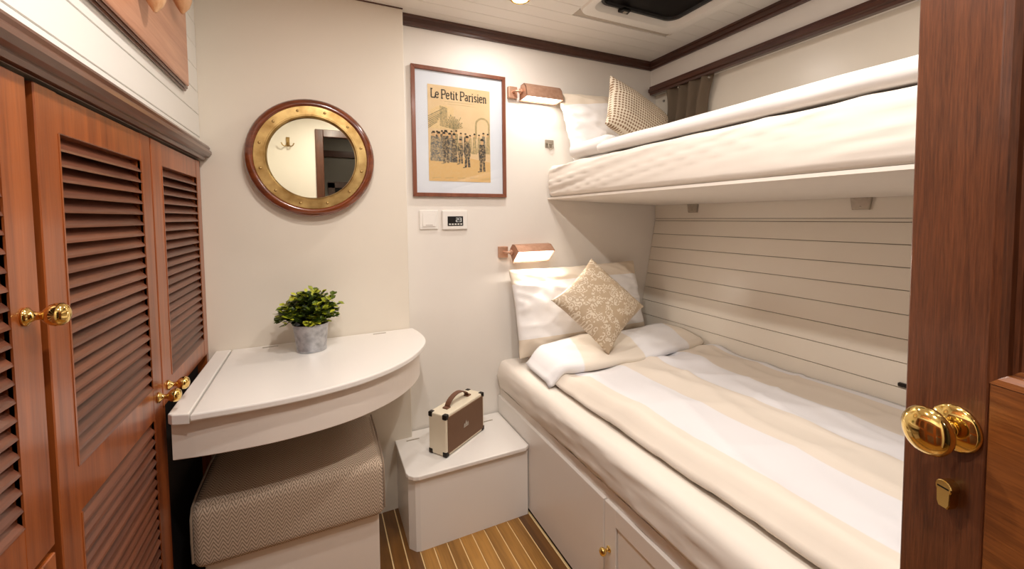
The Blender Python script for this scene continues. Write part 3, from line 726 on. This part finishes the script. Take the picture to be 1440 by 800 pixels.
# mattress: overhangs the base a little, long pulls along its side
def mdisp(x, y, z, t):
    w_ = 0.005*nz(x*6, y*1.8, z*26+y*1.5)+0.006*(ridge(x*5+5, y*1.6+z*5, z*34+y*2.2)-0.3)*(0.3 if z > 0.52 else 1)
    bulge = 0.008*math.sin(PI*max(0, min(1, (z-0.402)/0.14))) if x < 0.80 else 0
    return w_+bulge
mt = tag(obj('mattress', sweep([(x+(max(0, z-0.402)*0.2 if x > 1.2 else 0), z) for x, z in rrect(0.732, 1.538, 0.402, 0.537, 0.035, 7, 0.012)], yends(YF, YB-0.004, 190), mdisp, 0.04), 'sheet_cream', smooth='all'), 'cream sheeted mattress on the lower berth base', 'mattress')
# seam ridge of the fitted sheet
def path_ridge(x, z, y0, y1, n=60): return [(x+0.003*nz(y*3, 1), y, z+0.004*nz(y*2.3, 7)) for y in linspace(y0, y1, n)]
obj('sheet_hem', tube(path_ridge(0.750, 0.531, YF+0.05, 1.50), 0.004, 8), 'sheet_cream', mt, smooth='all')

# duvet of the lower bed
def sheet(nx, ny, f_top, thick, zmin=0.0):
    bm = bmesh.new(); L = bm.loops.layers.uv.new('UVMap'); T = []; B = []; UV = {}
    for j in range(ny+1):
        rt_, rb = [], []
        for i in range(nx+1):
            p, uv = f_top(i/nx, j/ny); edge = min(i, nx-i, j, ny-j)
            th_ = thick*min(1, math.sqrt(edge/3.0)) if edge < 3 else thick
            a = bm.verts.new(p); UV[a] = uv; rt_.append(a)
            if edge == 0: rb.append(a)
            else:
                b = bm.verts.new((p[0], p[1], max(p[2]-th_, min(zmin, p[2]-0.002)))); UV[b] = uv; rb.append(b)
        T.append(rt_); B.append(rb)
    for j in range(ny):
        for i in range(nx):
            for G, fl_ in ((T, False), (B, True)):
                q = [G[j][i], G[j][i+1], G[j+1][i+1], G[j+1][i]]
                if fl_: q.reverse()
                try: bm.faces.new(q)
                except ValueError: pass
    for f in bm.faces:
        for l in f.loops: l[L].uv = UV[l.vert]
    return bm
def duvet_top(u, v):
    y = 1.60+(YF+0.02-1.60)*v
    x0 = 0.798+0.006*nz(y*3, 2)+0.004*nz(y*9, 4); x1 = 1.572+max(0, 0.0)
    x = x0+(x1-x0)*u
    e = min(u*(x1-x0), 0.5); puff = 0.052*smoothstep(-0.008, 0.055, e)+0.012*smoothstep(0.0, 0.35, e)
    z = 0.550+puff
    z += 0.006*max(0, nz(y*22, x*4, 2))*smoothstep(0.16, 0.03, e)
    z += 0.012*nz(x*2.5, y*1.6, 3)+0.005*nz(x*7, y*3, 9)+0.003*nz(x*16, y*7, 1)*smoothstep(0.2, 0, e)
    # soft pulled folds near the head
    z += 0.012*ridge((x+y)*4.0, (x-y)*1.3, 5)*smoothstep(0.75, 1.3, y)+0.009*ridge((x*1.4+y)*2.6, (x-y)*0.9, 8)+0.005*ridge((x-y*0.3)*7, (x+y)*1.5, 3)
    z += 0.006*math.exp(-((y-0.86-0.18*(x-1.2))/0.012)**2)*smoothstep(1.15, 1.3, x)
    # long ridge of the stripe join
    z += 0.004*math.exp(-((x-1.20-0.02*nz(y*2, 0))/0.012)**2)
    z -= 0.026*smoothstep(1.27, 1.37, y)*smoothstep(0.0, 0.08, e)
    return (x, y, max(z, 0.5475)), (x, y)
dv = tag(obj('duvet', sheet(64, 110, duvet_top, 0.045, 0.546), 'duvet_stripe', smooth='all'), 'white and cream striped duvet spread over the lower bed', 'duvet')
def fold_top(u, v):
    # turned-back flap: u across the bed, v from the head edge (0) to the fold line (1)
    a = Vector((0.794, 1.632)); b = Vector((1.566, 1.60)); c = Vector((0.772, 1.385)); d = Vector((1.560, 1.350))
    p = (a*(1-u)+b*u)*(1-v)+(c*(1-u)+d*u)*v
    p.y += -0.075*math.sin(PI*u)**1.2*v*(1-0.3*u)+0.012*nz(u*6, 3)*v+0.02*nz(u*3, 8)*(1-v)
    e = min(u, 1)*0.78
    z = 0.550+0.056*smoothstep(-0.01, 0.08, e)+0.012*smoothstep(0, .4, e)+0.018*math.sin(PI*min(1, 0.25+v*0.75))*smoothstep(0, 0.25, u)
    z += 0.008*nz(p.x*5, p.y*5, 2)+0.007*(ridge(p.x*5+p.y*3, p.y*4, 6)-0.3)
    z += 0.014*smoothstep(0, 0.06, u)+0.007
    if v > 0.9: z -= 0.014*((v-0.9)/0.1)**2
    return (p.x, p.y, max(z, 0.5475)), (p.x+0.10*v, p.y)
fb = obj('turned_back_flap', sheet(60, 26, fold_top, 0.050, 0.546), 'fold_stripe', dv, smooth='all')

# pillows and cushions
def pillow(w_, h_, t_, pinch=0.05, wr_=0.006, seed=0, nx=44, ny=36, q=0.5, stretch=(5, 16)):
    bm = bmesh.new(); L = bm.loops.layers.uv.new('UVMap'); grids = []; UV = {}; rim = {}
    for s in (1, -1):
        G = []
        for j in range(ny+1):
            row = []
            for i in range(nx+1):
                x, y = math.sin(PI/2*(2*i/nx-1)), math.sin(PI/2*(2*j/ny-1)); x = 0.5*x+0.5*(2*i/nx-1); y = 0.5*y+0.5*(2*j/ny-1)
                X = w_/2*x*(1-pinch*(1-y*y)*x*x); Y = h_/2*y*(1-pinch*(1-x*x)*y*y)
                edge = i in (0, nx) or j in (0, ny)
                if edge and s == -1: row.append(rim[i, j]); continue
                tz = (max(0, 1-abs(x)**2.4)*max(0, 1-abs(y)**2.4))**q
                Z = s*t_/2*tz
                if not edge:
                    Z += s*wr_*(ridge(X*stretch[0]+seed+Y*4, Y*stretch[1]+seed+X*3, s)-0.3)*min(1, tz*2)*(0.35+0.9*abs(x)**1.5)+wr_*0.5*nz(X*22+seed, Y*22, s+seed)*min(1, tz*3)
                else:
                    X += 0.003*nz(X*20, Y*20, seed); Y += 0.003*nz(Y*20, X*20, seed)
                v = bm.verts.new((X, Y, Z)); UV[v] = (X, Y); row.append(v)
                if edge: rim[i, j] = v
            G.append(row)
        grids.append(G)
    for s, G in enumerate(grids):
        for j in range(ny):
            for i in range(nx):
                q_ = [G[j][i], G[j][i+1], G[j+1][i+1], G[j+1][i]]
                if s: q_.reverse()
                bm.faces.new(q_)
    for f in bm.faces:
        for l in f.loops: l[L].uv = UV[l.vert]
    return bm
def place(o, c, xdir, ydir):
    x = Vector(xdir).normalized(); y = Vector(ydir); y = (y-x*y.dot(x)).normalized(); z = x.cross(y)
    o.matrix_world = Matrix(((x.x, y.x, z.x, c[0]), (x.y, y.y, z.y, c[1]), (x.z, y.z, z.z, c[2]), (0, 0, 0, 1))); o.matrix_basis = o.matrix_world; return o
plw = obj('pillow', pillow(0.72, 0.40, 0.14, 0.03, 0.012, 1.0, 70, 56), 'pillow_lower', smooth='all')
place(plw, (1.145, 1.721, 0.766), (1, -0.02, 0.01), (0, 0.26, 0.97)); tag(plw, 'large white pillow with beige bands leaning on the wall of the lower bed', 'pillow')
cs = obj('cushion', pillow(0.315, 0.315, 0.12, 0.10, 0.004, 4.0, 36, 36), 'damask', smooth='all')
u_ = Vector((1.115, 1.60, 0.965))-Vector((1.045, 1.40, 0.66)); r_ = Vector((1.285, 1.475, 0.795))-Vector((0.875, 1.515, 0.815))
u_.normalize(); r_ = (r_-u_*r_.dot(u_)).normalized()
place(cs, (1.074, 1.478, 0.826), u_+r_, u_-r_); tag(cs, 'beige floral damask cushion standing on its corner on the lower bed', 'cushion')

# ------------------------------------------------------------------ upper bunk
ub = thing('upper_bunk', (1.35, 0.85, 1.26), 'cream upper bunk board fixed to the hull with metal brackets', 'bunk')
obj('board', prism([(1.008, 1.2835), (1.696, 1.256), (1.696, 1.2915), (1.008, 1.2925)], YF, YB-0.003, 'y', 0.003, 2), 'sheet_cream', ub)
for y in (1.545, 0.810):
    bk = obj('bracket', prism([(y-0.034, 1.266), (y+0.034, 1.266), (y+0.026, 1.214), (y-0.026, 1.214)], 1.688, 1.6995, 'x', 0.002, 1), 'steel', ub)
    for yy_, zz_ in ((y-0.02, 1.252), (y+0.02, 1.252), (y, 1.224)): obj('screw', lathe([(0, 0.0016), (0.003, 0.001), (0.0036, 0)], 8, orient((1.688, yy_, zz_), (-1, 0, 0))), 'steel', bk, smooth='all')
def udisp(x, y, z, t):
    if x > 1.4 or z < 1.305: return 0
    near = smoothstep(1.2, 1.8, y)
    return (0.004*nz(x*5, y*2.0, z*24+y*2)+0.009*(0.45+0.8*near)*(ridge(x*4, y*1.8+z*6, z*34+y*3.2)-0.3))*smoothstep(1.302, 1.33, z)+0.006*math.sin(PI*max(0, min(1, (z-1.30)/0.14)))*(x < 1.1)
prof = rrect(1.0, 1.685, 1.2935, 1.440, 0.02, 7, 0.009)
um = tag(obj('mattress', sweep(prof, yends(YF, YB-0.005, 190, 0.05), udisp, 0.05), 'sheet_cream', smooth='all'), 'cream sheeted mattress of the upper bunk', 'mattress')
def uddisp(x, y, z, t): return 0.003*nz(x*6, y*3, z*15)+0.002*nz(x*15, y*7, z*40)
ud = tag(obj('duvet', sweep(rrect(0.996, 1.68, 1.449, 1.497, 0.023, 6, 0.02), yends(YF, 1.41, 100, 0.03), uddisp, 0.03), 'linen_white', smooth='all'), 'white duvet folded flat along the upper bunk', 'duvet')
obj('turned_back_flap', sweep(rrect(0.998, 1.085, 1.453, 1.520, 0.032, 6, 0.01), yends(1.35, 1.61, 30, 0.03), uddisp, 0.02), 'linen_white', ud, smooth='all')
up_ = obj('pillow', pillow(0.58, 0.36, 0.13, 0.03, 0.014, 9.0, 70, 56), 'pillow_upper', smooth='all')
place(up_, (1.340, 1.706, 1.630), (1, -0.02, 0.03), (0, 0.36, 0.93)); tag(up_, 'white pillow with beige band against the wall on the upper bunk', 'pillow')
uc = obj('cushion', pillow(0.40, 0.275, 0.12, 0.09, 0.004, 14.0, 36, 36), 'houndstooth', smooth='all')
xd = Vector((0.354, 0.02, -0.140)); yd = Vector((0.137, 0.075, 0.177)); place(uc, (1.342, 1.542, 1.640), xd, yd); tag(uc, 'brown and cream checked cushion on the upper bunk', 'cushion')

# curtain bunched under the pelmet rail
ct = thing('curtain', (1.68, 1.55, 1.5), 'grey brown curtain bunched below the wooden rail over the upper bunk', 'curtain')
bm = bmesh.new(); rows = []
for j in range(25):
    v = j/24; zz = 1.885-0.36*v; row = []
    for i in range(81):
        u = i/80; squeeze = 1-0.22*math.sin(PI*min(1, v*1.1))
        yc = 1.555+(u-0.5)*0.32*squeeze+0.05*(v-0.2)
        row.append(bm.verts.new((1.660+0.020*math.sin(u*2*PI*4.0+0.8*math.sin(v*3))*(0.7+0.4*v)+0.005*nz(u*9, v*3), yc, zz)))
    rows.append(row)
for A, B in zip(rows, rows[1:]):
    for i in range(80): bm.faces.new((A[i], A[i+1], B[i+1], B[i]))
bmesh.ops.solidify(bm, geom=bm.faces[:], thickness=0.003)
obj('cloth', bm, 'curtain_brown', ct, smooth='all')
for y, z in ((1.415, 1.838), (1.60, 1.842), (1.70, 1.80)): obj('curtain_stud', lathe([(0, 0.006), (0.004, 0.005), (0.006, 0.001), (0.006, -0.003)], 12, orient((1.646, y, z), (-1, 0, 0))), 'steel', ct, smooth='all')
tag(obj('rail_stop', lathe([(0, 0), (0.008, 0), (0.008, 0.012), (0.011, 0.014), (0.011, 0.02), (0, 0.022)], 14, orient((1.645, 0.775, 1.853), (0, 0, -1))), 'corner_dark', smooth=True), 'small dark stop under the wooden rail', 'stop')

# ------------------------------------------------------------------ ceiling hatch
ht = thing('ceiling_hatch', ((HX0+HX1)/2, (HY0+HY1)/2, ZC), 'black skylight hatch in a rounded white surround', 'hatch')
def rr2(x0, x1, y0, y1, r, n=8):
    out = []
    for cx, cy, a0 in ((x1-r, y1-r, 0), (x0+r, y1-r, PI/2), (x0+r, y0+r, PI), (x1-r, y0+r, 1.5*PI)):
        for k in range(n+1): a = a0+PI/2*k/n; out.append((cx+r*math.cos(a), cy+r*math.sin(a)))
    return out
def ring(loops):
    bm = bmesh.new(); R_ = [[bm.verts.new((x, y, z)) for x, y in pts] for pts, z in loops]
    for A, B in zip(R_, R_[1:]):
        n = len(A)
        for i in range(n): bm.faces.new((A[i], A[(i+1) % n], B[(i+1) % n], B[i]))
    return bm
obj('surround', ring([(rr2(HX0-0.012, HX1+0.012, HY0-0.012, HY1+0.012, 0.05), ZC+0.004), (rr2(HX0-0.006, HX1+0.006, HY0-0.006, HY1+0.006, 0.05), ZC-0.008), (rr2(HX0+0.008, HX1-0.008, HY0+0.008, HY1-0.008, 0.05), ZC-0.011), (rr2(HX0+0.03, HX1-0.03, HY0+0.03, HY1-0.03, 0.05), ZC-0.002), (rr2(HX0+0.045, HX1-0.045, HY0+0.045, HY1-0.045, 0.05), ZC+0.03), (rr2(HX0+0.05, HX1-0.05, HY0+0.05, HY1-0.05, 0.05), ZC+0.05)]), 'ceiling_white', ht, smooth=True)
obj('pane_frame', ring([(rr2(HX0+0.046, HX1-0.046, HY0+0.046, HY1-0.046, 0.05), ZC+0.03), (rr2(HX0+0.048, HX1-0.048, HY0+0.048, HY1-0.048, 0.05), ZC+0.018), (rr2(HX0+0.058, HX1-0.058, HY0+0.058, HY1-0.058, 0.045), ZC+0.018), (rr2(HX0+0.062, HX1-0.062, HY0+0.062, HY1-0.062, 0.045), ZC+0.03)]), 'black', ht, smooth=True)
obj('pane', prism(rr2(HX0+0.05, HX1-0.05, HY0+0.05, HY1-0.05, 0.045), ZC+0.028, ZC+0.04, 'z'), 'hatch_black', ht)
lt = obj('latch', prism([(1.135, 1.434), (1.185, 1.434), (1.178, 1.405), (1.142, 1.405)], ZC+0.006, ZC+0.02, 'z', 0.003, 2), 'black', ht)
obj('latch_button', box(1.152, 1.168, 1.411, 1.426, ZC+0.003, ZC+0.007, 0.001, 1), 'steel', lt)
# access panel next to the downlight
tag(obj('access_panel', box(0.40, 0.940, 0.95, 1.425, ZC-0.0018, ZC-0.0002, 0.0006, 1), 'ceiling_white'), 'flat white access panel in the ceiling beside the skylight hatch', 'panel')

# ------------------------------------------------------------------ ceiling downlights
def downlight(x, y, zc, label, watts=DOWN_W):
    t = thing('downlight', (x, y, zc), label, 'downlight', 'ceiling downlights')
    obj('bezel', lathe([(0.030, 0), (0.040, 0), (0.040, -0.003), (0.036, -0.006), (0.030, -0.004)], 32, Matrix.Translation((x, y, zc)), closed=True), 'brass', t, smooth=True)
    obj('lens', lathe([(0, -0.002), (0.030, -0.002), (0.030, 0.0), (0, 0.0)], 32, Matrix.Translation((x, y, zc))), 'lens_glow', t)
    ld = bpy.data.lights.new('downlight_light', 'AREA'); ld.shape = 'DISK'; ld.size = 0.06; ld.energy = watts; ld.color = WARM
    lo = bpy.data.objects.new('lamp_light', ld); COL.objects.link(lo); lo.parent = t; lo.location = (0, 0, -0.008)
    return t
downlight(0.716, 1.490, ZC, 'bright round ceiling downlight near the rear wall', DOWN_W*0.55)
downlight(0.14, 0.80, ZC, 'ceiling downlight over the desk, out of view')
downlight(0.14, 0.22, ZC, 'ceiling downlight over the wardrobe aisle, out of view', DOWN_W*1.25)
downlight(0.60, 0.42, ZC, 'ceiling downlight near the cabin door, out of view', DOWN_W*1.1)
downlight(0.35, YR-0.5, ZC, 'ceiling downlight in the corridor beyond the doorway', 1.5)

# ------------------------------------------------------------------ coat hook on the doorway wall (reflected in the mirror)
ch = thing('coat_hook', (-0.185, YR, 1.75), 'double brass coat hook reflected in the porthole mirror', 'hook')
obj('plate', box(-0.197, -0.173, YR+0.0003, YR+0.006, 1.745, 1.815, 0.002, 1), 'brass_old', ch)
for s in (-1, 1):
    obj('prong', tube([(-0.185, YR+0.005, 1.775), (-0.185+s*0.006, YR+0.02, 1.755), (-0.185+s*0.02, YR+0.032, 1.742), (-0.185+s*0.034, YR+0.036, 1.75), (-0.185+s*0.042, YR+0.036, 1.768)], 0.0042, 8), 'brass_old', ch, smooth=True)

# ------------------------------------------------------------------ open cabin door at the right
EDGE = Vector((0.663, 0.262, 0)); DA = math.radians(18)
dr = bpy.data.objects.new('door_1', None); COL.objects.link(dr); struct(dr, 'open mahogany cabin door with brass knob in the right foreground'); dr.empty_display_size = 0.05
# local frame: +y towards the free edge, -x faces the camera
dr.location = EDGE; dr.rotation_euler = (0, 0, -DA)
TD = 0.036; DW = 0.50; DH = 1.83; SW = 0.085
def dob(name, bm, mat, parent=None, **k): return obj(name, bm, mat, parent or dr, world=False, **k)
dob('stile', box(0, TD, -SW, 0, 0.012, DH, 0.002, 2), 'door_wood'); dob('stile', box(0, TD, -DW, -DW+SW, 0.012, DH, 0.002, 2), 'door_wood')
for z0, z1 in ((0.012, 0.16), (0.80, 1.019), (1.72, DH)): dob('rail', box(0.0006, TD-0.0006, -DW+SW, -SW, z0, z1, 0.0012, 1), 'door_wood_h')
for z0, z1 in ((0.16, 0.80), (1.019, 1.72)):
    pn = dob('panel', box(0.014, 0.022, -DW+SW, -SW, z0, z1), 'door_wood')
    dob('raised_field', box(0.009, 0.015, -DW+SW+0.035, -SW-0.035, z0+0.035, z1-0.035, 0.004, 1), 'door_wood', pn)
    MP = [(0.0, 0.0), (0.006, 0.0015), (0.011, 0.006), (0.012, 0.011), (0.016, 0.012), (0.018, 0.016), (0.0, 0.016)]   # (across, into door)
    ya, yb = -DW+SW, -SW
    for side in range(4):
        bm = bmesh.new(); A, B = [], []
        for a, dd in MP:
            if side == 0: p, q = (dd, yb-a, z0+a), (dd, yb-a, z1-a)
            elif side == 1: p, q = (dd, ya+a, z0+a), (dd, ya+a, z1-a)
            elif side == 2: p, q = (dd, ya+a, z0+a), (dd, yb-a, z0+a)
            else: p, q = (dd, ya+a, z1-a), (dd, yb-a, z1-a)
            A.append(bm.verts.new(p)); B.append(bm.verts.new(q))
        n = len(MP)
        for i in range(n): bm.faces.new((A[i], A[(i+1) % n], B[(i+1) % n], B[i]))
        bm.faces.new(A); bm.faces.new(B)
        dob('moulding', bm, 'door_wood' if side < 2 else 'door_wood_h', pn, smooth=False)
kn = (0, -0.057, 0.956)
dob('rose', lathe([(0, 0.0), (0.026, 0.0), (0.0265, 0.003), (0.024, 0.006), (0.018, 0.008), (0.013, 0.011), (0, 0.011)], 36, orient(kn, (-1, 0, 0))), 'brass', smooth='all')['label'] = 'polished brass door rose'
kb = bmesh.new()
M = orient(kn, (-1, 0, 0))
lathe([(0, 0.008), (0.0105, 0.008), (0.0095, 0.014), (0.008, 0.020), (0.009, 0.025), (0.014, 0.030)], 32, M, kb)
dob('knob_neck', kb, 'brass', smooth='all')
kb = lathe([(0, 0.024), (0.012, 0.0255), (0.020, 0.029), (0.0255, 0.034), (0.027, 0.039), (0.025, 0.044), (0.019, 0.049), (0.010, 0.052), (0, 0.053)], 36, M)
dob('knob', kb, 'brass', smooth='all')['label'] = 'polished oval brass door knob'
# lock cylinder
cyl = bmesh.new(); pts = []
for k in range(13): a = -PI*0.18+PI*1.36*k/12; pts.append((-0.055+0.0085*math.cos(a), 0.886+0.0085*math.sin(a)))
pts += [(-0.0617, 0.868), (-0.0595, 0.8625), (-0.0505, 0.8625), (-0.0483, 0.868)]
cyl = prism(pts, -0.012, 0.004, 'x', 0.0008, 1)
lc = dob('lock_cylinder', cyl, 'brass', smooth=False)
dob('keyway', box(-0.0124, -0.0115, -0.0608, -0.0492, 0.8852, 0.8868), 'black', lc)
